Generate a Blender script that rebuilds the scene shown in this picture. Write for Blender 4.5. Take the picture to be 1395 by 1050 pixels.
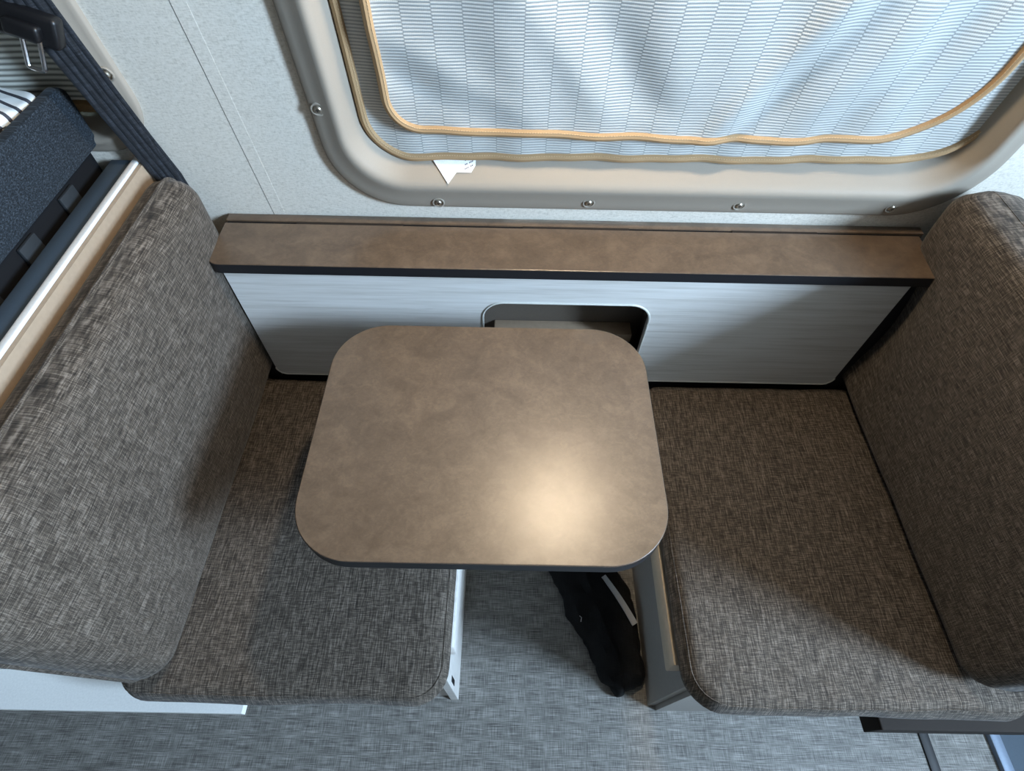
import bpy, bmesh, math, random
from math import sin, cos, pi, radians, sqrt, floor
from mathutils import Vector, Matrix, noise

random.seed(7)
for o in list(bpy.data.objects):
    bpy.data.objects.remove(o)
S = bpy.context.scene
C = S.collection

# ------------------------------------------------------------------ camera
cam_d = bpy.data.cameras.new('camera')
cam_d.sensor_fit = 'HORIZONTAL'
cam_d.sensor_width = 36.0
cam_d.lens = 36.0 * 748.0 / 1395.0
cam_d.clip_start = 0.01
cam = bpy.data.objects.new('camera', cam_d)
C.objects.link(cam)
# world axes seen in camera space (x right, y down, z forward)
vy = Vector((727 - 697.5, -525 - 525.0, 748.0)).normalized()
vn = Vector((686 - 697.5, 1057 - 525.0, 748.0))
vn = (vn - vn.dot(vy) * vy).normalized()
vz = -vn
vx = vy.cross(vz)
yw = radians(-0.45)
vx, vy = cos(yw) * vx - sin(yw) * vy, sin(yw) * vx + cos(yw) * vy
R = Matrix(((vx.x, -vx.y, -vx.z), (vy.x, -vy.y, -vy.z), (vz.x, -vz.y, -vz.z)))
cam.matrix_world = Matrix.Translation((0, 0, 1.45)) @ R.to_4x4()
S.camera = cam

# ------------------------------------------------------------------ sky, daylight, exposure
w = bpy.data.worlds.new('sky')
S.world = w
w.use_nodes = True
bg = w.node_tree.nodes['Background']
bg.inputs[0].default_value = (0.56, 0.765, 1.0, 1)
bg.inputs[1].default_value = 205.0

def portal(name, loc, rot, sx, sy):
    d = bpy.data.lights.new(name, 'AREA')
    d.shape = 'RECTANGLE'
    d.size, d.size_y = sx, sy
    d.cycles.is_portal = True
    o = bpy.data.objects.new(name, d)
    o.location, o.rotation_euler = loc, rot
    C.objects.link(o)
    return o
DOOR = (-0.70, -0.26, 1.40, 2.08)          # y0, y1, z0, z1 of the opening in the right end wall (x = 1.9)
portal('door_daylight', (1.9, (DOOR[0] + DOOR[1]) / 2, (DOOR[2] + DOOR[3]) / 2), (0, radians(90), 0), DOOR[3] - DOOR[2], DOOR[1] - DOOR[0])

S.view_settings.view_transform = 'Standard'
S.view_settings.look = 'None'
S.view_settings.gamma = 1.0
S.view_settings.use_curve_mapping = False
S.view_settings.exposure = 0.0

# ------------------------------------------------------------------ node helpers
class NT:
    def __init__(s, name):
        s.m = bpy.data.materials.new(name)
        s.m.use_nodes = True
        s.t = s.m.node_tree
        s.b = s.t.nodes['Principled BSDF']
        s.out = s.t.nodes['Material Output']
    def n(s, typ, **kw):
        nd = s.t.nodes.new(typ)
        for k, v in kw.items():
            setattr(nd, k, v)
        return nd
    def set(s, sock, v):
        if isinstance(v, bpy.types.NodeSocket):
            s.t.links.new(v, sock)
        else:
            sock.default_value = v
    def math(s, op, a, b=0.0, c=0.0):
        nd = s.n('ShaderNodeMath', operation=op)
        s.set(nd.inputs[0], a); s.set(nd.inputs[1], b); s.set(nd.inputs[2], c)
        return nd.outputs[0]
    def obj(s, scale=(1, 1, 1), uv=False):
        tc = s.n('ShaderNodeTexCoord')
        mp = s.n('ShaderNodeMapping')
        s.t.links.new(tc.outputs['UV' if uv else 'Object'], mp.inputs[0])
        mp.inputs['Scale'].default_value = scale
        return mp.outputs[0]
    def noise(s, vec, scale=1.0, detail=2.0, rough=0.5, dist=0.0):
        nd = s.n('ShaderNodeTexNoise')
        s.t.links.new(vec, nd.inputs['Vector'])
        nd.inputs['Scale'].default_value = scale
        nd.inputs['Detail'].default_value = detail
        nd.inputs['Roughness'].default_value = rough
        nd.inputs['Distortion'].default_value = dist
        return nd.outputs[0]
    def ramp(s, fac, stops, interp='LINEAR'):
        nd = s.n('ShaderNodeValToRGB')
        nd.color_ramp.interpolation = interp
        el = nd.color_ramp.elements
        while len(el) < len(stops):
            el.new(0.5)
        for e, (p, c) in zip(el, stops):
            e.position = p
            e.color = (*c, 1) if len(c) == 3 else c
        s.set(nd.inputs[0], fac)
        return nd.outputs[0]
    def mix(s, fac, a, b, blend='MIX'):
        nd = s.n('ShaderNodeMix', data_type='RGBA', blend_type=blend)
        s.set(nd.inputs[0], fac)
        s.set(nd.inputs[6], a if isinstance(a, bpy.types.NodeSocket) else (*a, 1))
        s.set(nd.inputs[7], b if isinstance(b, bpy.types.NodeSocket) else (*b, 1))
        return nd.outputs[2]
    def bump(s, h, strength=0.3, dist=0.001):
        nd = s.n('ShaderNodeBump')
        nd.inputs['Strength'].default_value = strength
        nd.inputs['Distance'].default_value = dist
        s.t.links.new(h, nd.inputs['Height'])
        s.t.links.new(nd.outputs[0], s.b.inputs['Normal'])
    def fin(s, col, rough=0.5, spec=0.5, metal=0.0, **kw):
        s.set(s.b.inputs['Base Color'], col if isinstance(col, bpy.types.NodeSocket) else (*col, 1))
        s.set(s.b.inputs['Roughness'], rough)
        s.b.inputs['Specular IOR Level'].default_value = spec
        s.b.inputs['Metallic'].default_value = metal
        for k, v in kw.items():
            s.b.inputs[k].default_value = v
        return s.m

def plain(name, col, rough=0.5, spec=0.5, metal=0.0, grain=0.0, gs=300):
    t = NT(name)
    v = t.obj()
    nz = t.noise(v, gs, 3)
    c = t.mix(nz, tuple(x * 0.88 for x in col), tuple(min(1, x * 1.12) for x in col))
    if grain:
        t.bump(nz, grain, 0.001)
    return t.fin(c, rough, spec, metal)

def fabric(name, dark, mid, light, flat='z', sheen=0.08, k=1.0, along=40, across=950):
    """woven cloth: long threads along y and short cross threads; flat = axis the cloth's main face is normal to"""
    t = NT(name)
    a, b, lo = across * k, along * k, 30
    if flat == 'z':
        v1, v2 = (a, b, lo), (b * 1.8, a, lo)
    elif flat == 'x':
        v1, v2 = (lo, b, a), (lo, a, b * 1.8)
    else:
        v1, v2 = (a, lo, b), (b * 1.8, lo, a)
    n1 = t.noise(t.obj(v1), 1, 2, 0.55)
    n2 = t.noise(t.obj(v2), 1, 2, 0.55)
    n3 = t.noise(t.obj(), 6, 2)
    f = t.math('ADD', t.math('MULTIPLY', n1, 0.55), t.math('MULTIPLY', n2, 0.45))
    f = t.math('ADD', f, t.math('MULTIPLY', t.math('SUBTRACT', n3, 0.5), 0.03))
    col = t.ramp(f, [(0.37, dark), (0.5, mid), (0.64, light)])
    t.bump(f, 0.6, 0.0012)
    m = t.fin(col, 0.8, 0.25)
    t.b.inputs['Sheen Weight'].default_value = sheen
    t.b.inputs['Sheen Roughness'].default_value = 0.5
    return m

def linen_floor():
    t = NT('linen_vinyl')
    n1 = t.noise(t.obj((22, 850, 1)), 1, 2, 0.6)
    n2 = t.noise(t.obj((700, 30, 1)), 1, 2, 0.6)
    n3 = t.noise(t.obj((14, 60, 1)), 1, 2)
    f = t.math('ADD', t.math('MULTIPLY', n1, 0.52), t.math('MULTIPLY', n2, 0.33))
    f = t.math('ADD', f, t.math('MULTIPLY', n3, 0.15))
    col = t.ramp(f, [(0.36, (0.035, 0.033, 0.030)), (0.5, (0.145, 0.139, 0.128)), (0.63, (0.31, 0.30, 0.28))])
    t.bump(f, 0.15, 0.0005)
    return t.fin(col, 0.55, 0.35)

def leather_laminate():
    t = NT('brown_laminate')
    n1 = t.noise(t.obj((1, 1, 1)), 20, 5, 0.62, 0.8)
    n2 = t.noise(t.obj((110, 160, 110)), 1, 4, 0.65, 1.8)
    n3 = t.noise(t.obj((1, 1, 1)), 80, 3, 0.6, 1.2)
    f = t.math('ADD', t.math('MULTIPLY', n1, 0.5), t.math('ADD', t.math('MULTIPLY', n2, 0.25), t.math('MULTIPLY', n3, 0.25)))
    col = t.ramp(f, [(0.33, (0.070, 0.046, 0.0285)), (0.5, (0.110, 0.074, 0.0475)), (0.66, (0.158, 0.109, 0.071))])
    # a few darker scuffs
    sc = t.ramp(t.noise(t.obj((9, 16, 9)), 1, 2, 0.5, 0.4), [(0.70, (0, 0, 0)), (0.78, (1, 1, 1))])
    col = t.mix(t.math('MULTIPLY', sc, 0.35), col, (0.10, 0.075, 0.055))
    t.bump(n2, 0.05, 0.0005)
    return t.fin(col, t.math('ADD', t.math('MULTIPLY', n2, 0.12), 0.29), 0.75)

def whitewashed():
    t = NT('whitewashed_oak')
    n1 = t.noise(t.obj((4, 60, 130)), 1, 5, 0.6, 0.3)
    n2 = t.noise(t.obj((9, 80, 420)), 1, 3, 0.6)
    st = t.ramp(t.noise(t.obj((3.2, 30, 75)), 1, 4, 0.6, 0.8), [(0.63, (0, 0, 0)), (0.74, (1, 1, 1))])
    f = t.math('ADD', t.math('MULTIPLY', n1, 0.6), t.math('MULTIPLY', n2, 0.4))
    col = t.ramp(f, [(0.34, (0.50, 0.475, 0.44)), (0.52, (0.62, 0.60, 0.57)), (0.68, (0.68, 0.665, 0.64))])
    col = t.mix(t.math('MULTIPLY', st, 0.35), col, (0.33, 0.29, 0.25))
    t.bump(f, 0.1, 0.0005)
    return t.fin(col, 0.5, 0.35)

def wall_fabric():
    t = NT('wall_vinyl')
    n1 = t.noise(t.obj((140, 300, 520)), 1, 3, 0.6)
    n2 = t.noise(t.obj((500, 300, 200)), 1, 3, 0.6)
    f = t.math('ADD', t.math('MULTIPLY', n1, 0.6), t.math('MULTIPLY', n2, 0.4))
    col = t.ramp(f, [(0.35, (0.54, 0.50, 0.43)), (0.5, (0.69, 0.645, 0.565)), (0.65, (0.76, 0.715, 0.64))])
    t.bump(f, 0.2, 0.0006)
    return t.fin(col, 0.6, 0.3)

def curtain_mat(name, light, dark, trans, colw=0.041, rib=0.0047):
    t = NT(name)
    tc = t.n('ShaderNodeTexCoord')
    sp = t.n('ShaderNodeSeparateXYZ')
    t.t.links.new(tc.outputs['UV'], sp.inputs[0])
    U = t.math('DIVIDE', sp.outputs[0], colw)
    col_i = t.math('FLOOR', U)
    V = t.math('ADD', t.math('DIVIDE', sp.outputs[1], rib), t.math('MULTIPLY', col_i, 0.5))
    r = t.math('PINGPONG', V, 0.5)                       # 0..0.5 triangle
    r = t.math('MULTIPLY', r, 2.0)
    th = t.math('PINGPONG', t.math('DIVIDE', sp.outputs[0], 0.0026), 0.5)
    fine = t.noise(t.obj((900, 700, 700), uv=True), 1, 2)
    f = t.math('ADD', t.math('MULTIPLY', r, 0.72), t.math('MULTIPLY', th, 0.35))
    f = t.math('ADD', f, t.math('MULTIPLY', t.math('SUBTRACT', fine, 0.5), 0.35))
    edge = t.math('PINGPONG', U, 0.5)
    e = t.math('LESS_THAN', edge, 0.022)
    c = t.ramp(f, [(0.18, dark), (0.62, light)])
    c = t.mix(t.math('MULTIPLY', e, 0.35), c, tuple(x * 0.6 for x in dark))
    t.bump(f, 0.5, 0.0015)
    t.fin(c, 0.85, 0.15)
    tr = t.n('ShaderNodeBsdfTranslucent')
    t.t.links.new(c, tr.inputs[0])
    mx = t.n('ShaderNodeMixShader')
    mx.inputs[0].default_value = trans
    t.t.links.new(t.b.outputs[0], mx.inputs[1])
    t.t.links.new(tr.outputs[0], mx.inputs[2])
    t.t.links.new(mx.outputs[0], t.out.inputs[0])
    return t.m

def pane_mat():
    t = NT('clear_pane')
    t.fin((0.9, 0.95, 0.95), 0.05, 0.5)
    tr = t.n('ShaderNodeBsdfTransparent')
    tr.inputs[0].default_value = (0.9, 0.94, 0.94, 1)
    mx = t.n('ShaderNodeMixShader')
    mx.inputs[0].default_value = 0.92
    t.t.links.new(t.b.outputs[0], mx.inputs[1])
    t.t.links.new(tr.outputs[0], mx.inputs[2])
    t.t.links.new(mx.outputs[0], t.out.inputs[0])
    return t.m

def stripes():
    t = NT('striped_blanket')
    tc = t.n('ShaderNodeTexCoord')
    sp = t.n('ShaderNodeSeparateXYZ')
    t.t.links.new(tc.outputs['Object'], sp.inputs[0])
    v = t.math('ADD', sp.outputs[1], t.math('MULTIPLY', sp.outputs[0], 0.35))
    p = t.math('PINGPONG', t.math('DIVIDE', v, 0.022), 0.5)
    k = t.math('LESS_THAN', p, 0.14)
    c = t.mix(k, (0.75, 0.75, 0.73), (0.06, 0.06, 0.07))
    return t.fin(c, 0.9, 0.1)

def emit(name, col, st):
    t = NT(name)
    t.fin((0.9, 0.9, 0.9), 0.5)
    t.b.inputs['Emission Color'].default_value = (*col, 1)
    t.b.inputs['Emission Strength'].default_value = st
    return t.m

M = {}
M['floor'] = linen_floor()
CLOTH = ((0.015, 0.0115, 0.0085), (0.060, 0.047, 0.0355), (0.185, 0.154, 0.126))
M['cushion'] = fabric('brown_melange_seat', *CLOTH, 'z')
M['cushion_back'] = fabric('brown_melange_back', *CLOTH, 'x')
M['piping'] = plain('cushion_seam', (0.075, 0.06, 0.046), 0.9, 0.15, 0, 0.4, 900)
M['laminate'] = leather_laminate()
M['black_edge'] = plain('black_edge_band', (0.012, 0.012, 0.014), 0.45, 0.4)
M['oak'] = whitewashed()
M['wall'] = wall_fabric()
M['frame'] = plain('window_trim_plastic', (0.30, 0.262, 0.215), 0.6, 0.3, 0, 0.08, 1400)
M['screw'] = plain('screw_metal', (0.45, 0.41, 0.34), 0.35, 0.5, 0.9)
M['screw_slot'] = plain('screw_recess', (0.04, 0.035, 0.03), 0.6)
M['curtain'] = curtain_mat('curtain_weave', (0.58, 0.58, 0.555), (0.29, 0.305, 0.30), 0.0017)
M['mesh'] = curtain_mat('ribbed_cover', (0.62, 0.62, 0.56), (0.16, 0.16, 0.14), 0.0022, 0.9, 0.0085)
M['tan'] = plain('tan_binding', (0.36, 0.235, 0.125), 0.75, 0.2, 0, 0.3, 700)
M['brown'] = plain('brown_binding', (0.20, 0.12, 0.055), 0.8, 0.2, 0, 0.5, 500)
M['stitch'] = plain('stitch_thread', (0.60, 0.45, 0.28), 0.8, 0.2)
M['tag'] = plain('white_tag', (0.85, 0.86, 0.86), 0.6, 0.2)
M['print'] = plain('tag_print', (0.12, 0.12, 0.14), 0.7, 0.2)
M['webbing'] = fabric('belt_webbing', (0.006, 0.007, 0.009), (0.014, 0.016, 0.02), (0.030, 0.035, 0.045), 'y', 0.05)
M['black'] = plain('black_plastic', (0.005, 0.005, 0.006), 0.4, 0.5)
M['void'] = plain('dark_recess', (0.006, 0.006, 0.007), 0.8, 0.2)
M['chrome'] = plain('chrome_steel', (0.75, 0.76, 0.78), 0.18, 0.5, 1.0)
M['carpet'] = fabric('navy_carpet', (0.003, 0.0045, 0.006), (0.012, 0.017, 0.023), (0.045, 0.058, 0.073), 'x', 0.05, 1.0, 300, 520)
M['navy'] = plain('navy_board', (0.055, 0.078, 0.105), 0.6, 0.3)
M['tab'] = plain('grey_tab', (0.022, 0.025, 0.028), 0.6, 0.3)
M['white_edge'] = plain('white_edge_trim', (0.72, 0.72, 0.70), 0.6, 0.25)
M['tan_board'] = plain('tan_board', (0.36, 0.27, 0.19), 0.55, 0.3, 0, 0.1, 120)
M['grey_pad'] = fabric('grey_pad', (0.05, 0.055, 0.06), (0.10, 0.105, 0.115), (0.19, 0.20, 0.215), 'z', 0.1)
M['stripes'] = stripes()
M['black_cloth'] = fabric('black_cloth', (0.0025, 0.0025, 0.003), (0.0045, 0.0045, 0.005), (0.008, 0.008, 0.009), 'z', 0.0)
M['strap'] = plain('white_strap', (0.34, 0.34, 0.35), 0.7, 0.2)
M['pale_rail'] = plain('pale_wood_rail', (0.56, 0.47, 0.36), 0.5, 0.3, 0, 0.1, 90)
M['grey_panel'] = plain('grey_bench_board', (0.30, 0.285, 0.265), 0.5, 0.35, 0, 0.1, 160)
M['brown_board'] = plain('brown_board_edge', (0.022, 0.017, 0.014), 0.75, 0.2)  # brown with the shade on the bench end board put into its colour
M['shell'] = plain('interior_shell', (0.17, 0.145, 0.12), 0.7, 0.2)
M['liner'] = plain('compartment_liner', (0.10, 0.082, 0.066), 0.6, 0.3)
M['rim'] = plain('cutout_rim', (0.62, 0.61, 0.56), 0.5, 0.3)
M['sill_blue'] = plain('sill_metal', (0.20, 0.25, 0.33), 0.4, 0.5, 0.3)
M['pane'] = pane_mat()
M['gasket'] = plain('rubber_gasket', (0.02, 0.02, 0.02), 0.6, 0.3)
M['lamp'] = emit('warm_lamp_lens', (1.0, 0.80, 0.56), 450.0)
M['lamp_dim'] = emit('dim_lamp_lens', (1.0, 0.80, 0.56), 8.0)

# ------------------------------------------------------------------ mesh helpers
def mkobj(name, bm, mat, parent=None, smooth=True, sharp=38):
    bmesh.ops.recalc_face_normals(bm, faces=bm.faces)
    me = bpy.data.meshes.new(name)
    bm.to_mesh(me)
    bm.free()
    if smooth:
        me.shade_smooth()
        me.set_sharp_from_angle(angle=radians(sharp))
    if mat:
        me.materials.append(M[mat])
    o = bpy.data.objects.new(name, me)
    C.objects.link(o)
    if parent:
        o.parent = parent
    return o

def tag(o, label, cat, group=None):
    o['label'], o['category'] = label, cat
    if group:
        o['group'] = group
    return o

def thing(name, label, cat, loc=(0, 0, 0), group=None):
    o = bpy.data.objects.new(name, None)
    C.objects.link(o)
    o.empty_display_size = 0.05
    o.location = loc
    if label:
        tag(o, label, cat, group)
    return o

def struct(o):
    o['kind'] = 'structure'
    return o

def child(root, name, bm, mat, parent=None, smooth=True, sharp=38):
    """part built in world coordinates, parented to root (an Empty at root.location)"""
    p = parent or root
    off = Vector((0, 0, 0))
    q = p
    while q:
        off += q.location
        q = q.parent
    bmesh.ops.translate(bm, verts=bm.verts, vec=-off)
    return mkobj(name, bm, mat, p, smooth, sharp)

def box(x0, x1, y0, y1, z0, z1, bev=0.0, seg=2, bm=None):
    own = bmesh.new()
    r = bmesh.ops.create_cube(own, size=1.0)
    for v in own.verts:
        v.co = Vector(((x0 + x1) / 2 + v.co.x * (x1 - x0), (y0 + y1) / 2 + v.co.y * (y1 - y0), (z0 + z1) / 2 + v.co.z * (z1 - z0)))
    if bev:
        bmesh.ops.bevel(own, geom=own.edges[:], offset=bev, segments=seg, profile=0.5, affect='EDGES')
    if bm is not None:
        me = bpy.data.meshes.new('tmp'); own.to_mesh(me); own.free()
        bm.from_mesh(me); bpy.data.meshes.remove(me)
        return bm
    return own

def rrect(a, b, r, n=8):
    """rounded rectangle outline, half sizes a, b; n segments per corner; r may be 4 radii (++,-+,--,+-)"""
    rs = r if isinstance(r, (tuple, list)) else (r,) * 4
    pts = []
    for k, (sx, sy) in enumerate(((1, 1), (-1, 1), (-1, -1), (1, -1))):
        rr = min(max(rs[k], 1e-5), a, b)
        for i in range(n + 1):
            t = pi / 2 * (k + i / n)
            pts.append((sx * (a - rr) + rr * cos(t), sy * (b - rr) + rr * sin(t)))
    return pts

def densify(pts, step):
    out = []
    for i, p in enumerate(pts):
        q = pts[(i + 1) % len(pts)]
        d = math.hypot(q[0] - p[0], q[1] - p[1])
        k = max(1, int(round(d / step)))
        for j in range(k):
            out.append((p[0] + (q[0] - p[0]) * j / k, p[1] + (q[1] - p[1]) * j / k))
    return out

def loft(rings, close=True, cap=True, bm=None):
    bm = bm or bmesh.new()
    vr = [[bm.verts.new(p) for p in ring] for ring in rings]
    for a, b in zip(vr, vr[1:]):
        n = len(a)
        for i in range(n if close else n - 1):
            j = (i + 1) % n
            bm.faces.new((a[i], a[j], b[j], b[i]))
    if cap and close:
        bm.faces.new(list(reversed(vr[0])))
        bm.faces.new(vr[-1])
    return bm

def plate(a, b, r, th, to_world, edge=0.0, n=10):
    """rounded plate, top at local h=0 going down to -th"""
    rings = []
    prof = [(0, -th), (0, 0)] if not edge else [(edge, -th), (0, -th + edge), (0, -edge), (edge * 0.3, -edge * 0.3), (edge, 0)]
    for ins, h in prof:
        rs = tuple(max(x - ins, 0.0005) for x in r) if isinstance(r, (tuple, list)) else max(r - ins, 0.0005)
        rings.append([to_world(p[0], p[1], h) for p in rrect(a - ins, b - ins, rs, n)])
    return loft(rings)

def tube(pts, rad, seg=8, closed=False, bm=None, flat=1.0):
    bm = bm or bmesh.new()
    pts = [Vector(p) for p in pts]
    n = len(pts)
    rings = []
    prev = None
    for i, p in enumerate(pts):
        if closed:
            t = (pts[(i + 1) % n] - pts[i - 1]).normalized()
        else:
            t = (pts[min(i + 1, n - 1)] - pts[max(i - 1, 0)]).normalized()
        if prev is None:
            u = t.orthogonal().normalized()
        else:
            u = (prev - prev.dot(t) * t)
            u = u.normalized() if u.length > 1e-6 else t.orthogonal().normalized()
        prev = u
        v = t.cross(u)
        rings.append([p + rad * (cos(2 * pi * k / seg) * u + flat * sin(2 * pi * k / seg) * v) for k in range(seg)])
    vr = [[bm.verts.new(q) for q in r] for r in rings]
    for i in range(n if closed else n - 1):
        a, b = vr[i], vr[(i + 1) % n]
        # align closing ring
        sh = 0
        if closed and i == n - 1:
            sh = min(range(seg), key=lambda s: (a[0].co - b[s].co).length)
        for k in range(seg):
            bm.faces.new((a[k], a[(k + 1) % seg], b[(k + 1 + sh) % seg], b[(k + sh) % seg]))
    if not closed:
        bm.faces.new(list(reversed(vr[0]))); bm.faces.new(vr[-1])
    return bm

def cyl(p0, p1, r0, r1=None, seg=20, bm=None, bev=0.0):
    r1 = r0 if r1 is None else r1
    p0, p1 = Vector(p0), Vector(p1)
    t = (p1 - p0).normalized()
    u = t.orthogonal().normalized(); v = t.cross(u)
    prof = [(0, r0), (1, r1)] if not bev else [(0, r0), (1 - bev / (p1 - p0).length, r1), (1, r1 - bev)]
    rings = [[p0 + (p1 - p0) * s + r * (cos(2 * pi * k / seg) * u + sin(2 * pi * k / seg) * v) for k in range(seg)] for s, r in prof]
    return loft(rings, bm=bm)

def cushion(a, b, rc, th, re, dome, to_world, deform=None, step=0.02, core=9, sh=0.30):
    """upholstered block: plan half sizes a,b, plan corner radius rc, thickness th, edge radius re, dome of the top face.
    returns (bmesh, seam path). local h from 0 (top edge plane) to -th"""
    def ring(ins, h):
        rs = tuple(max(x - ins, 0.003) for x in rc) if isinstance(rc, (tuple, list)) else max(rc - ins, 0.003)
        return densify_like(rrect(a - ins, b - ins, rs, 8), ins, h)
    base = rrect(a, b, rc, 8)
    ks = []
    for i, p in enumerate(base):
        q = base[(i + 1) % len(base)]
        ks.append(max(1, int(round(math.hypot(q[0] - p[0], q[1] - p[1]) / step))))
    def densify_like(pts, ins, h):
        out = []
        for i, p in enumerate(pts):
            q = pts[(i + 1) % len(pts)]
            for j in range(ks[i]):
                x = p[0] + (q[0] - p[0]) * j / ks[i]; y = p[1] + (q[1] - p[1]) * j / ks[i]
                out.append((x, y, h))
        return out
    prof = []
    for i in range(5):
        t = pi / 2 * i / 4
        prof.append((re * (1 - sin(t)), -th + re * (1 - cos(t))))
    for i in range(1, 4):
        prof.append((-0.004 * sin(pi * i / 4), -th + re + (th - 2 * re) * i / 4))
    for i in range(6):
        t = pi / 2 * i / 5
        prof.append((re * (1 - cos(t)), -re + re * sin(t)))
    m = min(a, b) - 0.004
    for i in range(1, core + 1):
        ins = re + (m - re) * (i / core)
        prof.append((ins, dome * (1 - (1 - (ins - re) / (m - re)) ** 2.2)))
    fn = deform or (lambda x, y, h: (x, y, h))
    rings = [[to_world(*fn(*p)) for p in ring(*pr)] for pr in prof]
    bm = loft(rings)
    seam = [to_world(*fn(*p)) for p in ring(re * 0.25 if sh < 0.5 else -0.003, -re * sh)]
    return bm, seam

# leaning side wall frame: x along the van, t up the wall, o out of the wall into the room
LEAN = radians(7)
WP = Vector((0, 0.85, 0.795)); WT = Vector((0, -sin(LEAN), cos(LEAN))); WN = Vector((0, -cos(LEAN), -sin(LEAN)))
def W(x, t, o=0.0):
    return WP + Vector((x, 0, 0)) + WT * t + WN * o

# ------------------------------------------------------------------ structure
WIN = dict(x0=-0.314, x1=0.797, t0=0.031, t1=0.72, r=0.125, kb=1.3)
WIN2 = dict(x0=-1.45, x1=-0.571, t0=0.135, t1=0.72, r=0.10)

def win_outline(wd, ins, o, n=10):
    cx, ct = (wd['x0'] + wd['x1']) / 2, (wd['t0'] + wd['t1']) / 2
    kb = wd.get('kb', 1.0)
    a, b = (wd['x1'] - wd['x0']) / 2 - ins, (wd['t1'] - wd['t0'] - ins * (1 + kb)) / 2
    ct += ins * (kb - 1) / 2
    pts, out = rrect(a, b, max(wd['r'] - ins * 0.75, 0.02), n), []
    for i, p in enumerate(pts):
        q = pts[(i + 1) % len(pts)]
        k = 8 if i % (n + 1) == n else 1
        out += [(p[0] + (q[0] - p[0]) * j / k, p[1] + (q[1] - p[1]) * j / k) for j in range(k)]
    return [W(cx + p[0], ct + p[1], o) for p in out]

def build_wall_back():
    bm = bmesh.new()
    loops = []
    outer = [W(-2.1, -0.80), W(1.9, -0.80), W(1.9, 1.34), W(-2.1, 1.34)]
    edges = []
    rings = []
    for pts in (outer, win_outline(WIN, 0.040, 0), win_outline(WIN2, 0.024, 0)):
        vs = [bm.verts.new(p) for p in pts]
        rings.append(set(vs))
        for i in range(len(vs)):
            edges.append(bm.edges.new((vs[i], vs[(i + 1) % len(vs)])))
    bmesh.ops.triangle_fill(bm, edges=edges, use_beauty=True, normal=WN)
    # drop the triangles that fill the window holes
    kill = [f for f in bm.faces if any(all(v in rg for v in f.verts) for rg in rings[1:])]
    bmesh.ops.delete(bm, geom=kill, context='FACES_ONLY')
    ext = bmesh.ops.extrude_face_region(bm, geom=bm.faces[:])
    vs = [g for g in ext['geom'] if isinstance(g, bmesh.types.BMVert)]
    bmesh.ops.translate(bm, verts=vs, vec=-WN * 0.05)
    return bm
wall_back = struct(mkobj('wall_back', build_wall_back(), 'wall', smooth=False))
# vertical joint strip on the wall: a thin overlap of the lining
bm = bmesh.new()
rings = []
for t in (-0.05, 0.5, 1.15):
    rings.append([W(-0.449, t, -0.001), W(-0.4489, t, 0.00025), W(-0.428, t, 0.0002), W(-0.4276, t, 0.0001), W(-0.4275, t, -0.001)])
loft(rings, bm=bm)
mkobj('joint_strip', bm, 'wall', wall_back, False)
bm = bmesh.new()
loft([[W(-0.4496, t, -0.001), W(-0.4496, t, 0.0003), W(-0.449, t, 0.0003), W(-0.449, t, -0.001)] for t in (-0.05, 1.15)], bm=bm)
mkobj('joint_shadow_gap', bm, 'gasket', wall_back, False)

bm = box(-2.1, 0.930, -1.15, 0.95, -0.04, 0.0)
floor_o = struct(mkobj('floor', bm, 'floor', smooth=False))
bm = box(0.952, 1.084, -1.15, 0.95, -0.04, -0.001)
mkobj('floor_strip', bm, 'floor', floor_o, False)
struct(mkobj('trim_1', box(0.930, 0.952, -1.15, 0.95, -0.04, 0.004, 0.002), 'black_edge'))
struct(mkobj('trim_2', box(1.084, 1.108, -1.15, 0.95, -0.04, 0.012, 0.003), 'sill_blue'))
bm = box(1.108, 1.9, -1.15, 0.95, -0.04, -0.002)
mkobj('entry_mat', bm, 'navy', floor_o, False)
struct(mkobj('ceiling', box(-2.1, 1.9, -1.15, 0.90, 2.10, 2.15), 'shell', smooth=False))
struct(mkobj('wall_front', box(-2.1, 1.9, -1.2, -1.15, -0.04, 2.15), 'shell', smooth=False))

def holed_wall(x0, x1, hole, y0=-1.2, y1=0.97, z0=-0.04, z1=2.15):
    bm = bmesh.new()
    a, b, c, d = hole
    box(x0, x1, y0, a, z0, z1, bm=bm); box(x0, x1, b, y1, z0, z1, bm=bm)
    box(x0, x1, a, b, z0, c, bm=bm); box(x0, x1, a, b, d, z1, bm=bm)
    return bm
struct(mkobj('wall_right', holed_wall(1.9, 1.95, DOOR), 'shell', smooth=False))
struct(mkobj('wall_left', box(-2.15, -2.1, -1.2, 0.97, -0.04, 2.15), 'shell', smooth=False))

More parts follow.
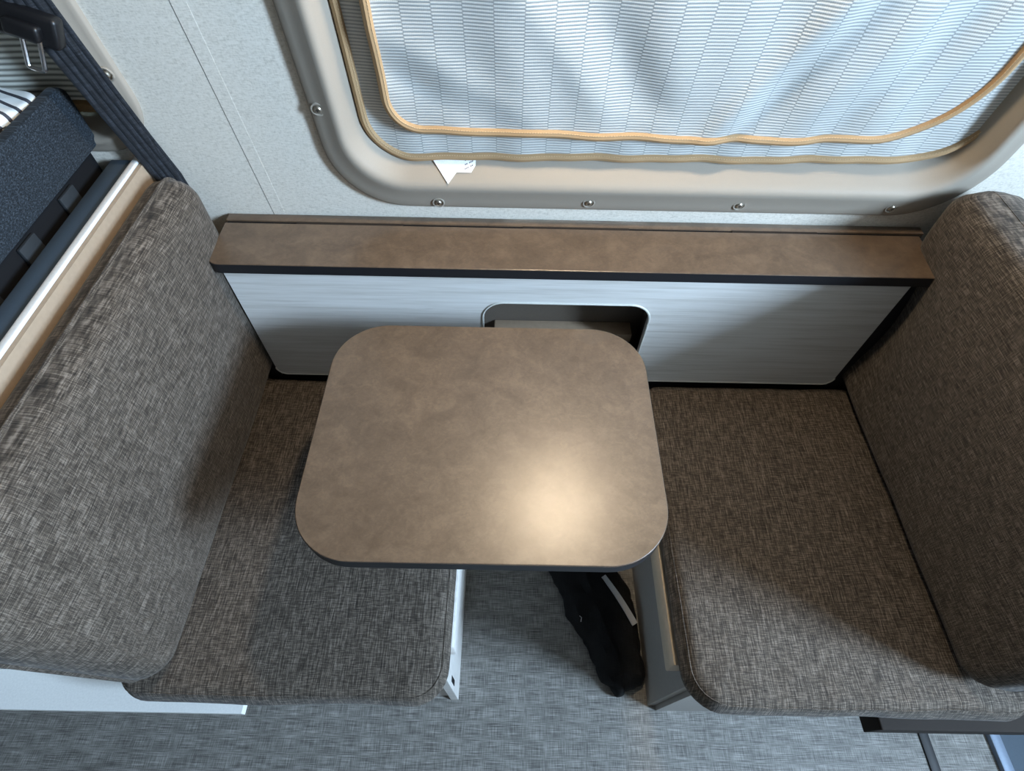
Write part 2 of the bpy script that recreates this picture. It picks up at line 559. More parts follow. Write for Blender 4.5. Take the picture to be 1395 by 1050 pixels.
# ------------------------------------------------------------------ windows
def window(idx, wd, screws, prof):
    root = struct(thing('window_%d' % idx, None, None, tuple(W((wd['x0'] + wd['x1']) / 2, wd['t0']))))
    rings = [win_outline(wd, ins, o) for ins, o in prof]
    bm = loft(rings, cap=False)
    child(root, 'window_frame', bm, 'frame')
    # clear pane and gasket behind the curtain
    ins_l, o_l = prof[-1]
    ol = win_outline(wd, ins_l - 0.004, o_l - 0.004)
    bm = loft([ol, [p - WN * 0.004 for p in ol]])
    child(root, 'window_pane', bm, 'pane', smooth=False)
    bi, bo_ = win_outline(wd, ins_l + 0.13, o_l - 0.001), win_outline(wd, ins_l - 0.004, o_l - 0.001)
    bi2 = [p - WN * 0.002 for p in bi]; bo2 = [p - WN * 0.002 for p in bo_]
    child(root, 'leak_mask', loft([bo_, bi, bi2, bo2, bo_], cap=False), 'gasket', smooth=False)  # unseen opaque ring, added to block daylight leaking round the curtain
    bm = tube(win_outline(wd, ins_l, o_l), 0.005, 6, True)
    child(root, 'gasket', bm, 'gasket')
    for (x, t) in screws:
        bm = bmesh.new()
        c = W(x, t, 0.0125)
        # moulded dimple ring
        rr = []
        for k in range(25):
            a = 2 * pi * k / 24
            rr.append(c + Vector((1, 0, 0)) * 0.0095 * cos(a) + WT * 0.0095 * sin(a))
        tube(rr[:-1], 0.0018, 6, True, bm=bm)
        bo = child(root, 'screw_boss', bm, 'frame')
        sc = child(root, 'screw', cyl(c - WN * 0.003, c + WN * 0.0035, 0.0058, seg=18, bev=0.0015), 'screw')
        bm = bmesh.new()
        for d1, d2 in ((Vector((1, 0, 0)), WT), (WT, Vector((1, 0, 0)))):
            q = [c + WN * 0.0037 + d1 * 0.0028 * s1 + d2 * 0.0008 * s2 for s1, s2 in ((-1, -1), (1, -1), (1, 1), (-1, 1))]
            bm.faces.new([bm.verts.new(p) for p in q])
        child(root, 'screw_slot', bm, 'screw_slot', parent=sc, smooth=False)
    return root
PROF = [(0.0, -0.002), (0.0004, 0.005), (0.002, 0.0085), (0.005, 0.0105), (0.014, 0.0120), (0.026, 0.0150), (0.033, 0.0182), (0.038, 0.0196), (0.042, 0.0192), (0.0455, 0.0172), (0.0485, 0.0135), (0.052, 0.006), (0.058, -0.008), (0.064, -0.022), (0.070, -0.036), (0.076, -0.045)]
window(1, WIN, [(-0.298, 0.224), (-0.136, 0.047), (0.131, 0.053), (0.398, 0.054), (0.668, 0.055), (0.780, 0.224)], PROF)
PROF2 = [(i * 0.62, o * 0.8) for i, o in PROF]
window(2, WIN2, [(-0.5845, 0.272)], PROF2)

# ------------------------------------------------------------------ window curtains
def sstep(a, b, x):
    t = max(0, min(1, (x - a) / (b - a)))
    return t * t * (3 - 2 * t)

def fabric_sheet(x0, x1, t0, t1, rl, rr, off, bottom, nx=120, nt=50):
    """cloth hanging in the window, lower corners rounded; off(x,t) is its distance from the wall plane"""
    def tmin(x):
        b = t0 + bottom(x)
        dl, dr = x - x0, x1 - x
        if dl < rl: b += rl - sqrt(max(0, rl * rl - (rl - dl) ** 2))
        if dr < rr: b += rr - sqrt(max(0, rr * rr - (rr - dr) ** 2))
        return b
    xs = []
    for i in range(nx + 1):
        s = i / nx
        xs.append(s)
    cols = []
    def warp(s):   # denser columns at both ends
        return 0.5 - 0.5 * cos(pi * s) if False else s
    L = []
    for i in range(15): L.append(x0 + rl * (1 - cos(pi / 2 * i / 15)))
    n_mid = nx
    for i in range(n_mid + 1): L.append(x0 + rl + (x1 - rr - x0 - rl) * i / n_mid)
    for i in range(1, 16): L.append(x1 - rr + rr * sin(pi / 2 * i / 15))
    bm = bmesh.new()
    uvl = bm.loops.layers.uv.new('UVMap')
    grid = []
    for x in L:
        tb = tmin(x)
        col = []
        for j in range(nt + 1):
            t = tb + (t1 - tb) * (j / nt) ** 1.25
            v = bm.verts.new(W(x, t, off(x, t)))
            col.append((v, x, t))
        grid.append(col)
    for i in range(len(grid) - 1):
        for j in range(nt):
            q = [grid[i][j], grid[i + 1][j], grid[i + 1][j + 1], grid[i][j + 1]]
            f = bm.faces.new([k[0] for k in q])
            for lp, k in zip(f.loops, q):
                lp[uvl].uv = (k[1] + 2.0, k[2] + 2.0)
    # edge path: left side down, bottom, right side up
    path = []
    for j in range(12, 0, -1):
        t = tmin(x0) + (t1 - tmin(x0)) * j / 12
        path.append((x0, t))
    path += [(x, tmin(x)) for x in L]
    for j in range(1, 13):
        t = tmin(x1) + (t1 - tmin(x1)) * j / 12
        path.append((x1, t))
    return bm, path

def binding(root, path, off, rad, mat, parent, stitches=True, lift=0.0):
    pts = [W(x, t, off(x, t) + lift) for x, t in path]
    child(root, 'edge_binding', tube(pts, rad, 8), mat, parent=parent)
    if stitches:
        bm = bmesh.new()
        acc = 0.0
        # inner side direction
        cxm = sum(p[0] for p in path) / len(path)
        for i in range(len(path) - 1):
            a, b = pts[i], pts[i + 1]
            d = (b - a)
            L = d.length
            if L < 1e-6: continue
            d.normalize()
            inner = WN.cross(d).normalized()
            ctr = W(cxm, 0.5)
            if (ctr - a).dot(inner) < 0: inner = -inner
            s = acc
            while s < L:
                c = a + d * s + WN * rad * 0.72 + inner * rad * 0.62
                e = d * 0.0013; f = (inner + WN).normalized() * 0.0006; g = WN * 0.0007
                vs = [bm.verts.new(c + sx * e + sy * f + sz * g) for sx in (-1, 1) for sy in (-1, 1) for sz in (-1, 1)]
                for q in ((0, 1, 3, 2), (4, 6, 7, 5), (0, 4, 5, 1), (2, 3, 7, 6), (0, 2, 6, 4), (1, 5, 7, 3)):
                    bm.faces.new([vs[k] for k in q])
                s += 0.0042
            acc = s - L
        o = child(root, 'stitching', bm, 'stitch', parent=parent, smooth=False)
        o['kind'] = 'stuff'

def fold(x, c, wdt, amp):
    return amp * math.exp(-((x - c) / wdt) ** 2)

def off_back(x, t):
    return -0.020 + 0.0016 * sin(x * 33 + 1.0) + 0.0012 * sin(x * 71 + t * 9)

def off_front(x, t):
    u = t - 0.16
    z = 0.0030 + 0.012 * sstep(0.0, 0.35, u)
    g = sstep(-0.01, 0.12, u)
    z += g * 0.004 * sin(x * 26 + u * 7 + 0.6) + 0.0016 * sin(x * 58 + u * 14)
    # diagonal drape folds on the side by the far bench
    d = x - 0.55 * u
    z += fold(d, 0.30, 0.022, 0.008) - fold(d, 0.345, 0.020, 0.007) + fold(d, 0.42, 0.03, 0.007) * g + fold(d, 0.53, 0.03, 0.006) * g - fold(d, 0.48, 0.02, 0.004)
    d2 = x + 0.75 * u
    z += -fold(d2, 0.25, 0.04, 0.008) * sstep(0.02, 0.08, u) + fold(d2, 0.17, 0.03, 0.005) * g
    d3 = x + 1.5 * u
    z += -fold(d3, -0.02, 0.035, 0.005) * g + fold(d3, 0.07, 0.04, 0.005) * g
    return 0.0105 * 0 + (z - 0.0030 - 0.012 * sstep(0.0, 0.35, u)) * 0.7 + 0.0030 + 0.012 * sstep(0.0, 0.35, u) - 0.012

cur = thing('window_curtain', 'pale woven two-layer curtain with tan piping hanging in the large window', 'curtain', tuple(W(0.25, 0.12, -0.02)))
bm, path = fabric_sheet(-0.243, 0.752, 0.120, 0.66, 0.075, 0.105, off_back, lambda x: 0.004 * sin(x * 4.0 + 0.2) + 0.010 * sstep(0.35, 0.7, x))
back_l = child(cur, 'rear_layer', bm, 'curtain')
binding(cur, path, off_back, 0.0068, 'tan', back_l)
bm, path = fabric_sheet(-0.198, 0.688, 0.176, 0.655, 0.058, 0.120, off_front, lambda x: -0.006 * sstep(-0.1, 0.3, x) + 0.010 * sstep(0.4, 0.65, x) + 0.0014 * sin(x * 40))
front_l = child(cur, 'front_layer', bm, 'curtain')
binding(cur, path, off_front, 0.0068, 'tan', front_l)
# care tag under the lower piping
bm = bmesh.new()
def tagpt(x, t, o): return W(x, t, o)
pts = [(-0.152, 0.123), (-0.1140, 0.094), (-0.100, 0.104), (-0.075, 0.104), (-0.068, 0.110), (-0.067, 0.122)]
loft([[W(x, t, -0.027 + (0.120 - t) * 1.73) for x, t in pts], [W(x, t, -0.0262 + (0.120 - t) * 1.73) for x, t in pts]], bm=bm)
tg = child(cur, 'care_tag', bm, 'tag', smooth=False)
bm = bmesh.new()
for k in range(6):
    x0 = -0.086 + k * 0.0024
    for j in range(3):
        t0 = 0.1065 + j * 0.0036 + k * 0.0006
        if (k + j) % 4 == 3: continue
        q = [(x0, t0), (x0 + 0.0018, t0 + 0.0003), (x0 + 0.0018, t0 + 0.0015), (x0, t0 + 0.0012)]
        bm.faces.new([bm.verts.new(W(x, t, -0.0258 + (0.120 - t) * 1.73)) for x, t in q])
po = child(cur, 'tag_print', bm, 'print', parent=tg, smooth=False)

cur2 = thing('cab_window_cover', 'ribbed window cover with brown binding in the window behind the seat belt', 'curtain', tuple(W(-0.9, 0.2, -0.02)))
off2 = lambda x, t: -0.018 + 0.003 * sin(x * 30)
bm, path = fabric_sheet(-1.42, -0.606, 0.20, 0.68, 0.07, 0.06, off2, lambda x: 0.0, nx=60, nt=24)
c2 = child(cur2, 'cover_cloth', bm, 'mesh')
binding(cur2, path, off2, 0.009, 'brown', c2, stitches=False, lift=0.002)

# ------------------------------------------------------------------ side wall ledge and panel
ledge = thing('window_ledge', 'long brown laminate ledge with black front edge under the large window', 'ledge', (0.1, 0.78, 0.795))
cxl, hl = (-0.532 + 0.746) / 2, (0.746 + 0.532) / 2
tw = lambda x, y, h: Vector((cxl + x, 0.7665 + y, 0.795 + h))
child(ledge, 'ledge_board', plate(hl, 0.0555, (0.002, 0.002, 0.022, 0.022), 0.019, tw, 0.0012), 'laminate', sharp=14)
# black front band
rr = rrect(hl + 0.0006, 0.0561, (0.002, 0.002, 0.0226, 0.0226), 10)
fr = [p for p in rr if p[1] < 0.05]
bm = bmesh.new()
rings = []
for p in fr:
    ln = math.hypot(p[0], p[1])
    rings.append([tw(p[0], p[1], -0.0012), tw(p[0], p[1], -0.0205), tw(p[0] * 0.997, p[1] * 0.97, -0.0205), tw(p[0] * 0.997, p[1] * 0.97, -0.0012)])
loft(rings, bm=bm)
child(ledge, 'edge_band', bm, 'black_edge')
child(ledge, 'rear_strip', box(-0.532, 0.758, 0.8285, 0.8475, 0.777, 0.7955, 0.001), 'laminate')
child(ledge, 'hinge_slot', box(-0.53, 0.75, 0.8215, 0.8290, 0.779, 0.7925), 'void', smooth=False)
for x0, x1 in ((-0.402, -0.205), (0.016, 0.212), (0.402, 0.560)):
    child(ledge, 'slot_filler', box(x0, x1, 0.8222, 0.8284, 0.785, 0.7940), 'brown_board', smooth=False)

wp = thing('wall_panel', 'whitewashed wood panel with a rounded cutout below the ledge', 'panel', (0.1, 0.74, 0.0))
def panel_bm():
    bm = bmesh.new()
    x0, x1, z0, z1 = -0.525, 0.722, 0.4475, 0.774
    cx, cz = (x0 + x1) / 2, (z0 + z1) / 2
    outer = [(cx + p[0], cz + p[1]) for p in rrect((x1 - x0) / 2, (z1 - z0) / 2, (0.002, 0.002, 0.022, 0.022), 8)]
    hole = [(0.105 + p[0], 0.593 + p[1]) for p in rrect(0.163, 0.097, 0.042, 8)]
    edges = []
    for pts in (outer, hole):
        vs = [bm.verts.new((x, 0.735, z)) for x, z in pts]
        for i in range(len(vs)):
            edges.append(bm.edges.new((vs[i], vs[(i + 1) % len(vs)])))
    bmesh.ops.triangle_fill(bm, edges=edges, use_beauty=True, normal=(0, -1, 0))
    kill = [f for f in bm.faces if -0.05 < f.calc_center_median().x < 0.26 and 0.505 < f.calc_center_median().z < 0.68 and all(-0.0585 < v.co.x < 0.2685 and 0.4955 < v.co.z < 0.6905 for v in f.verts)]
    bmesh.ops.delete(bm, geom=kill, context='FACES_ONLY')
    ext = bmesh.ops.extrude_face_region(bm, geom=bm.faces[:])
    vs = [g for g in ext['geom'] if isinstance(g, bmesh.types.BMVert)]
    bmesh.ops.translate(bm, verts=vs, vec=(0, 0.014, 0))
    return bm, [Vector((x, 0.7345, z)) for x, z in hole], [Vector((x, 0.7345, z)) for x, z in outer]
bm, hole, outer = panel_bm()
child(wp, 'panel_board', bm, 'oak', smooth=False)
child(wp, 'cutout_rim', tube(densify3(hole) if False else hole, 0.0022, 6, True), 'rim')
low = [p for p in outer if p.z < 0.471]
child(wp, 'bottom_edging', tube(low, 0.0016, 6), 'rim')
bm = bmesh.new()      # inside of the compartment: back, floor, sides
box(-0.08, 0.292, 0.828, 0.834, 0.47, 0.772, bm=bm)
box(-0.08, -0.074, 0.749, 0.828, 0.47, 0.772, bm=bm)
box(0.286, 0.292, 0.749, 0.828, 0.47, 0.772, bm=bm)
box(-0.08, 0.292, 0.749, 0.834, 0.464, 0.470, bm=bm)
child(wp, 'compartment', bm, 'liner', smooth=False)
child(wp, 'inner_step', box(-0.04, 0.262, 0.790, 0.828, 0.47, 0.540, 0.003), 'tan_board')
child(wp, 'socket', box(0.240, 0.286, 0.760, 0.788, 0.47, 0.520, 0.003), 'black')
bm = bmesh.new()
loft([[Vector((xx, 0.785 + 0.016 * cos(a), 0.60 + 0.030 * sin(a))) for a in [2 * pi * k / 20 for k in range(20)]] for xx in (0.2845, 0.287)], bm=bm)
child(wp, 'cable_hole', bm, 'void')
child(wp, 'gap_shade_end', box(-0.545, -0.5255, 0.742, 0.80, 0.43, 0.774), 'black_edge', smooth=False)  # black boards added at both panel ends, standing in for shadow in the gaps
child(wp, 'gap_shade_end', box(0.7225, 0.790, 0.742, 0.80, 0.43, 0.774), 'black_edge', smooth=False)
child(wp, 'gap_shade_strip', box(-0.56, 0.84, 0.7495, 0.756, 0.36, 0.446), 'black_edge', smooth=False)  # black strip added so the gap between panel and seats looks shaded
child(wp, 'lower_board', box(-0.104, 0.322, 0.757, 0.770, 0.0, 0.446), 'oak', smooth=False)

# ------------------------------------------------------------------ benches
def bench(side):
    if side < 0:
        root = thing('storage_bench', 'white storage bench with a rail under the seat beside the cab partition', 'bench', (-0.35, 0.42, 0))
        child(root, 'side_board', box(-0.125, -0.107, 0.142, 0.745, 0.0, 0.355, 0.001), 'oak', smooth=False)
        child(root, 'end_board', box(-0.585, -0.125, 0.150, 0.166, 0.0, 0.355), 'oak', smooth=False)
        child(root, 'top_board', box(-0.60, -0.125, 0.155, 0.745, 0.355, 0.366), 'oak', smooth=False)
        child(root, 'rail', box(-0.1075, -0.0955, 0.190, 0.70, 0.285, 0.357, 0.003), 'oak')
        child(root, 'latch_slot', box(-0.1080, -0.1062, 0.152, 0.163, 0.150, 0.222, 0.0005), 'void', smooth=False)
    else:
        root = thing('storage_bench', 'grey storage bench with pale wood rail beside the black fabric bundle', 'bench', (0.55, 0.42, 0))
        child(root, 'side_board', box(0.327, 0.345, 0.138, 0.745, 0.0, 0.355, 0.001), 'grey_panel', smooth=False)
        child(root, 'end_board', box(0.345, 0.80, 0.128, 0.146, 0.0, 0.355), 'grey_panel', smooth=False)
        child(root, 'top_board', box(0.345, 0.84, 0.150, 0.745, 0.355, 0.366), 'oak', smooth=False)
        child(root, 'rail', box(0.3005, 0.3265, 0.166, 0.70, 0.300, 0.366, 0.003), 'pale_rail')
    return root
bench(-1); bench(1)
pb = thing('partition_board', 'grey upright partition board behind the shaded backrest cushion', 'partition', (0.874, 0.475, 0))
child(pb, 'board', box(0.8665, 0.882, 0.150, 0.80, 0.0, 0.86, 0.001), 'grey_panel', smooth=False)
child(pb, 'top_edging', box(0.8660, 0.8825, 0.150, 0.80, 0.8602, 0.865, 0.0015), 'black_edge', smooth=False)

# ------------------------------------------------------------------ cushions
def add_cushion(name, label, a, b, rc, th, re, dome, tw, deform, group=None, loc=(0, 0, 0), core=9, sh=0.30, mat='cushion'):
    root = thing(name, label, 'cushion', loc, group)
    bm, seam = cushion(a, b, rc, th, re, dome, tw, deform, core=core, sh=sh)
    child(root, 'cover', bm, mat)
    child(root, 'seam', tube(seam, 0.0012, 5, True), mat)
    return root

def nz(x, y, z, s):
    return noise.noise(Vector((x * s, y * s, z * s)))

# seats: local x,y in plan, h up
def seat_def(cx, cy, seed):
    def d(x, y, h):
        k = sstep(-0.05, 0.0, h)
        h2 = h + 0.004 * nz(x + seed, y, 0, 7) * k
        # gathered cloth at the aisle edge
        if y < -0.24:
            e = sstep(-0.24, -0.31, y)
            h2 += 0.0022 * e * k * sin(x * 95 + 3 * nz(x, y, seed, 9))
        y2 = y + 0.004 * nz(x, 0, h + seed, 11) * (1 if abs(y) > 0.28 else 0)
        return x, y2, h2
    return d
add_cushion('seat_cushion', 'brown woven seat cushion on the white storage bench beside the cab partition',
            0.270, 0.3175, (0.03, 0.03, 0.05, 0.055), 0.0757, 0.022, 0.0035,
            lambda x, y, h: Vector((-0.370 + x, 0.4125 + y, 0.4420 + h)), seat_def(0, 0, 3.0), 'bench seat cushions', (-0.37, 0.41, 0.366))
add_cushion('seat_cushion', 'brown woven seat cushion on the grey storage bench with the pale wood rail',
            0.285, 0.320, (0.03, 0.03, 0.065, 0.05), 0.0757, 0.022, 0.0035,
            lambda x, y, h: Vector((0.588 + x, 0.411 + y, 0.4420 + h)), seat_def(0, 0, 8.0), 'bench seat cushions', (0.58, 0.41, 0.366))

# backrests: local x along van-depth (world y), local y up (world z), h toward the seat
def back_def(sgn, seed):
    def d(x, y, h):
        up = (y + 0.24) / 0.48
        x2 = x
        if x < 0:
            x2 = x - 0.030 * max(0, up) * sstep(0.0, -0.3, x) ** 0.7
        h2 = h + 0.004 * nz(x + seed, y, 1, 6) * sstep(-0.05, 0, h)
        return x2, y, h2
    return d
tl = lambda x, y, h: Vector((-0.530 + h, 0.4635 + x, 0.679 + y))
add_cushion('backrest_cushion', 'brown woven backrest cushion against the white and tan cab partition',
            0.3485, 0.229, (0.04, 0.05, 0.05, 0.045), 0.085, 0.038, 0.005, tl, back_def(-1, 1.0), 'backrest cushions', (-0.57, 0.46, 0.45), sh=1.1, mat='cushion_back')
def trr(x, y, h):
    z = 0.682 + y
    dent = 0.026 * sin(pi * max(0, min(1, (z - 0.45) / 0.38))) ** 1.3 * sstep(0.14, 0.30, x) * sstep(-0.06, 0.0, h)
    return Vector((0.735 - h - 0.02 * max(0, (y + 0.2)) + dent, 0.4685 + x, z))
add_cushion('backrest_cushion', 'brown woven backrest cushion in shade above the grey storage bench',
            0.3435, 0.231, (0.04, 0.05, 0.045, 0.03), 0.12, 0.034, 0.006, trr, back_def(1, 5.0), 'backrest cushions', (0.79, 0.46, 0.45), sh=1.6, mat='cushion_back')

# board end below the shaded bench's cushion
bb = thing('bench_end_board', 'brown board edge, darkened in colour for shade, with a rounded end below the shaded seat cushion', 'board', (0.78, 0.09, 0.30))
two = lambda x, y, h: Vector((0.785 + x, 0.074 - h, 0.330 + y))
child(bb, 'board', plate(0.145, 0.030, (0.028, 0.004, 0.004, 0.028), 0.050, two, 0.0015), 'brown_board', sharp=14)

# ------------------------------------------------------------------ table
tb = thing('dinette_table', 'brown laminate dinette table with rounded corners and black edge', 'table', (-0.037, 0.5, 0))
ttw = lambda x, y, h: Vector((-0.0375 + x, 0.431 + y, 0.730 + h))
child(tb, 'tabletop', plate(0.2595, 0.2055, 0.088, 0.0215, ttw, 0.001, 14), 'laminate', sharp=14)
o1 = rrect(0.2602, 0.2062, 0.0887, 14); o2 = rrect(0.257, 0.203, 0.0855, 14)
bm = bmesh.new()
rings = []
for o_, h in ((o1, -0.0012), (o1, -0.0225), (o2, -0.0225), (o2, -0.0012)):
    rings.append([ttw(p[0], p[1], h) for p in o_])
loft(rings + [rings[0]], cap=False, bm=bm)
child(tb, 'edge_band', bm, 'black_edge')
child(tb, 'pedestal', cyl((-0.037, 0.56, 0.02), (-0.037, 0.56, 0.7085), 0.028, seg=28), 'screw')
child(tb, 'base_plate', cyl((-0.037, 0.56, 0.0), (-0.037, 0.56, 0.02), 0.085, 0.06, seg=32), 'screw')
child(tb, 'mounting_plate', cyl((-0.037, 0.56, 0.690), (-0.037, 0.56, 0.7085), 0.05, 0.075, seg=32), 'screw')

# ------------------------------------------------------------------ black fabric bundle on the floor
def bundle():
    out = [(0.100, 0.470), (0.106, 0.435), (0.136, 0.372), (0.150, 0.318), (0.171, 0.290), (0.200, 0.242), (0.217, 0.195), (0.243, 0.168), (0.258, 0.150),
           (0.276, 0.162), (0.300, 0.172), (0.320, 0.184), (0.325, 0.210), (0.323, 0.250), (0.320, 0.300), (0.316, 0.355), (0.304, 0.400), (0.275, 0.445), (0.250, 0.500), (0.170, 0.520)]
    # finer closed outline with small irregularities
    pts = []
    for i in range(len(out)):
        p0, p1, p2, p3 = out[i - 1], out[i], out[(i + 1) % len(out)], out[(i + 2) % len(out)]
        for j in range(6):
            t = j / 6
            c = []
            for k in (0, 1):
                c.append(0.5 * (2 * p1[k] + (p2[k] - p0[k]) * t + (2 * p0[k] - 5 * p1[k] + 4 * p2[k] - p3[k]) * t * t + (3 * p1[k] - p0[k] - 3 * p2[k] + p3[k]) * t ** 3))
            pts.append(c)
    # centre line the outline shrinks to
    def spine(p):
        s = max(0, min(1, (0.47 - p[1]) / 0.29))
        return (0.185 + 0.085 * s, 0.47 - 0.27 * s)
    rings = []
    for k, (f, z) in enumerate([(0.06, 0.001), (0.02, 0.010), (0.0, 0.022), (0.04, 0.038), (0.13, 0.049), (0.28, 0.056), (0.5, 0.060), (0.72, 0.062), (0.92, 0.063)]):
        ring = []
        for p in pts:
            s = spine(p)
            x = p[0] + (s[0] - p[0]) * f; y = p[1] + (s[1] - p[1]) * f
            n1 = nz(x, y, 0.3, 22); n2 = nz(x, y, 1.3, 60)
            zz = z
            if k > 1:
                zz = z * (0.85 + 0.35 * n1) + 0.006 * n2 * min(1, f * 5)
            x += 0.007 * n2 * (0 if k > 5 else 1); y += 0.006 * n1 * (0 if k > 5 else 1)
            ring.append(Vector((min(x, 0.323), y, max(0.0005, zz))))
        rings.append(ring)
    return loft(rings)
bd = thing('fabric_bundle', 'crumpled black fabric bundle with a white strap on the floor under the table', 'bag', (0.22, 0.33, 0))
child(bd, 'cloth', bundle(), 'black_cloth')
bm = bmesh.new()
a, b = Vector((0.240, 0.412, 0)), Vector((0.306, 0.300, 0))
d = (b - a).normalized(); sd = Vector((-d.y, d.x, 0))
rings = []
for i in range(11):
    t = i / 10
    p = a + (b - a) * t
    z = 0.058 + 0.010 * sin(pi * t) + 0.003
    wd = 0.0055 + 0.0015 * t
    rings.append([p + sd * wd + Vector((0, 0, z)), p - sd * wd + Vector((0, 0, z - 0.003)), p - sd * wd + Vector((0, 0, z - 0.006)), p + sd * wd + Vector((0, 0, z - 0.003))])
loft(rings, bm=bm)
child(bd, 'strap', bm, 'strap')
child(bd, 'label_loop', tube([Vector((0.176, 0.318, 0.052)), Vector((0.179, 0.312, 0.062)), Vector((0.178, 0.305, 0.053))], 0.0012, 6), 'strap')

# ------------------------------------------------------------------ cab partition behind the left backrest
cp = thing('cab_partition', 'white partition cabinet with tan inner face, dark blue top and a low white shelf', 'cabinet', (-0.9, 0.45, 0))
child(cp, 'end_panel', box(-1.35, -0.617, 0.150, 0.166, 0.0, 0.8345, 0.0015), 'white_edge', smooth=False)
child(cp, 'white_shelf', box(-1.30, -0.472, 0.0845, 0.1492, 0.283, 0.300, 0.001), 'white_edge', smooth=False)
child(cp, 'inner_board', box(-0.634, -0.6165, 0.1665, 0.835, 0.0, 0.915), 'tan_board', smooth=False)
child(cp, 'top_edging', box(-0.6335, -0.6215, 0.1665, 0.834, 0.9152, 0.921, 0.0025, 3), 'white_edge')
child(cp, 'top_board', box(-0.672, -0.6355, 0.168, 0.825, 0.885, 0.9165, 0.002), 'navy')
child(cp, 'recess', box(-1.30, -0.672, 0.168, 0.83, 0.8352, 0.860), 'void', smooth=False)
child(cp, 'side_board', box(-1.35, -0.672, 0.1665, 0.84, 0.0, 0.835), 'tan_board', smooth=False)
for y in (0.36, 0.475, 0.585, 0.70):
    child(cp, 'slot_tab', box(-0.6935, -0.6875, y, y + 0.040, 0.862, 0.928, 0.002), 'tab')

cb = thing('carpeted_box', 'navy carpet covered box with a grey pad on top of the cab partition', 'box', (-0.9, 0.5, 0.86))
bm = bmesh.new()
box(-1.30, -0.694, 0.16, 0.822, 0.8605, 0.945, 0.004, bm=bm)
child(cb, 'plinth', bm, 'void')
tcb = lambda x, y, h: Vector((-0.672 + h, 0.49 + x, 0.993 + y))
child(cb, 'carpet_panel', plate(0.335, 0.047, (0.018, 0.01, 0.01, 0.014), 0.02, tcb, 0.004), 'carpet')
child(cb, 'grey_pad', box(-1.30, -0.694, 0.16, 0.815, 0.9455, 1.012, 0.012, 3), 'grey_pad')

bl = thing('folded_blanket', 'white blanket with black stripes lying on the grey pad', 'blanket', (-0.86, 0.74, 1.012))
twb = lambda x, y, h: Vector((-0.835 + x + 0.25 * y, 0.733 + y - 0.1 * x, 1.0505 + h + 0.005 * sin(x * 40) + 0.004 * sin(y * 60 + x * 20)))
bm, seam = cushion(0.135, 0.075, 0.03, 0.0285, 0.012, 0.006, twb, None, step=0.012, core=6)
child(bl, 'cloth', bm, 'stripes')

# ------------------------------------------------------------------ seat belt
sb = thing('seat_belt', 'black seat belt with chrome tongue running down behind the backrest', 'seat belt', (-0.58, 0.80, 0.86))
path = [Vector((-0.592, 0.833, 0.80)), Vector((-0.594, 0.828, 0.86)), Vector((-0.594, 0.825, 0.885)), Vector((-0.601, 0.811, 0.961)), Vector((-0.604, 0.796, 1.029)), Vector((-0.608, 0.779, 1.113)), Vector((-0.610, 0.768, 1.167)), Vector((-0.616, 0.745, 1.30)), Vector((-0.625, 0.71, 1.50))]
def ribbon(path, width, th, ribs, twist=0.0):
    bm = bmesh.new()
    rings = []
    n = len(path)
    prof = []
    m = 4 * ribs
    for i in range(m + 1):
        u = -1 + 2 * i / m
        prof.append((u * width / 2, th * (0.25 + 0.75 * abs(sin(ribs * pi * i / m)))))
    back = [(u, 0.0) for u, _ in reversed(prof)]
    full = prof + back
    for i, p in enumerate(path):
        t = (path[min(i + 1, n - 1)] - path[max(i - 1, 0)]).normalized()
        nn = Vector((0.35, -1, 0.1)); nn = (nn - nn.dot(t) * t).normalized()
        sd = t.cross(nn)
        rings.append([p + sd * u + nn * h for u, h in full])
    return loft(rings, bm=bm)
child(sb, 'webbing', ribbon(path, 0.038, 0.003, 4), 'webbing')
path2 = [p + Vector((0.006 + 0.03 * max(0, p.z - 0.93), 0.006, 0)) for p in path]
child(sb, 'rear_webbing', ribbon(path2, 0.030, 0.002, 4), 'webbing')
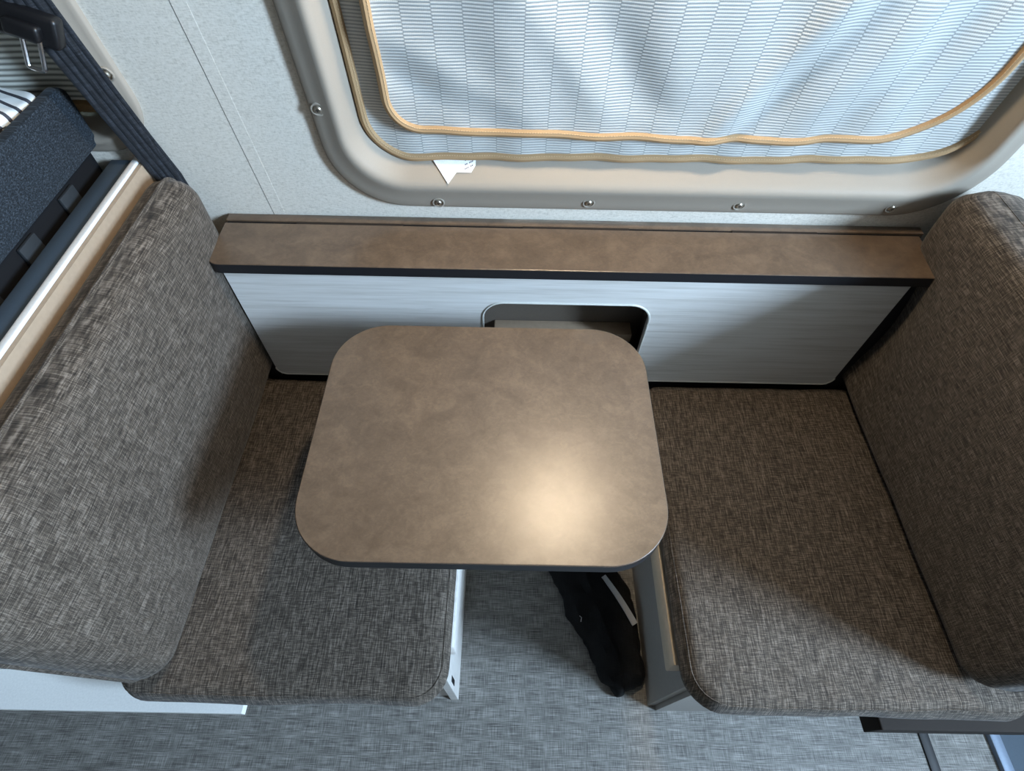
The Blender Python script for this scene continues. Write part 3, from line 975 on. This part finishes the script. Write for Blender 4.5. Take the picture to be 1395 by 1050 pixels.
# guide block and chrome tongue
c0 = Vector((-0.612, 0.757, 1.132))
Mx = Matrix.Rotation(radians(20), 4, 'Y') @ Matrix.Rotation(radians(-8), 4, 'X')
def place(bm, c, mx):
    bmesh.ops.transform(bm, matrix=Matrix.Translation(c) @ mx, verts=bm.verts)
    return bm
gb = child(sb, 'guide_block', place(box(-0.046, 0.030, -0.010, 0.012, -0.008, 0.030, 0.006, 3), c0, Mx), 'black')
child(sb, 'stop_plate', place(box(-0.090, -0.040, -0.006, 0.008, 0.004, 0.040, 0.005, 3), c0, Mx), 'black')
loop = [Vector((p[0], 0, p[1])) for p in rrect(0.0095, 0.022, 0.004, 5)]
bm = tube(loop, 0.0028, 8, True)
place(bm, c0 + Vector((-0.004, -0.015, -0.012)), Mx)
child(sb, 'chrome_tongue', bm, 'chrome')
child(sb, 'tongue_grip', place(box(-0.020, 0.020, -0.008, 0.008, -0.006, 0.014, 0.005, 3), c0 + Vector((-0.004, -0.012, 0.008)), Mx), 'black')

# ------------------------------------------------------------------ overhead locker with its warm lamp (above the view)
oh = thing('overhead_locker', 'white overhead locker above the large window', 'locker', (0.25, 0.6, 1.66))
child(oh, 'body', box(-0.55, 1.0, 0.46, 0.722, 1.66, 1.80, 0.004), 'shell')
child(oh, 'door', box(-0.54, 0.22, 0.444, 0.459, 1.67, 1.79, 0.003), 'shell')
child(oh, 'door', box(0.23, 0.99, 0.444, 0.459, 1.67, 1.79, 0.003), 'shell')
lp = thing('puck_lamp', 'round warm puck lamp below the overhead locker', 'lamp', (0.145, 0.672, 1.66))
child(lp, 'housing', cyl((0.145, 0.672, 1.66), (0.145, 0.672, 1.648), 0.045, 0.042, seg=32), 'white_edge')
child(lp, 'lens', cyl((0.145, 0.672, 1.6478), (0.145, 0.672, 1.645), 0.040, seg=32), 'lamp')
cl = thing('ceiling_lamp', 'round warm lamp on the ceiling over the aisle', 'lamp', (0.1, -0.35, 2.10))
child(cl, 'housing', cyl((0.1, -0.35, 2.0998), (0.1, -0.35, 2.085), 0.075, 0.07, seg=32), 'white_edge')
child(cl, 'lens', cyl((0.1, -0.35, 2.0848), (0.1, -0.35, 2.081), 0.06, seg=32), 'lamp_dim')
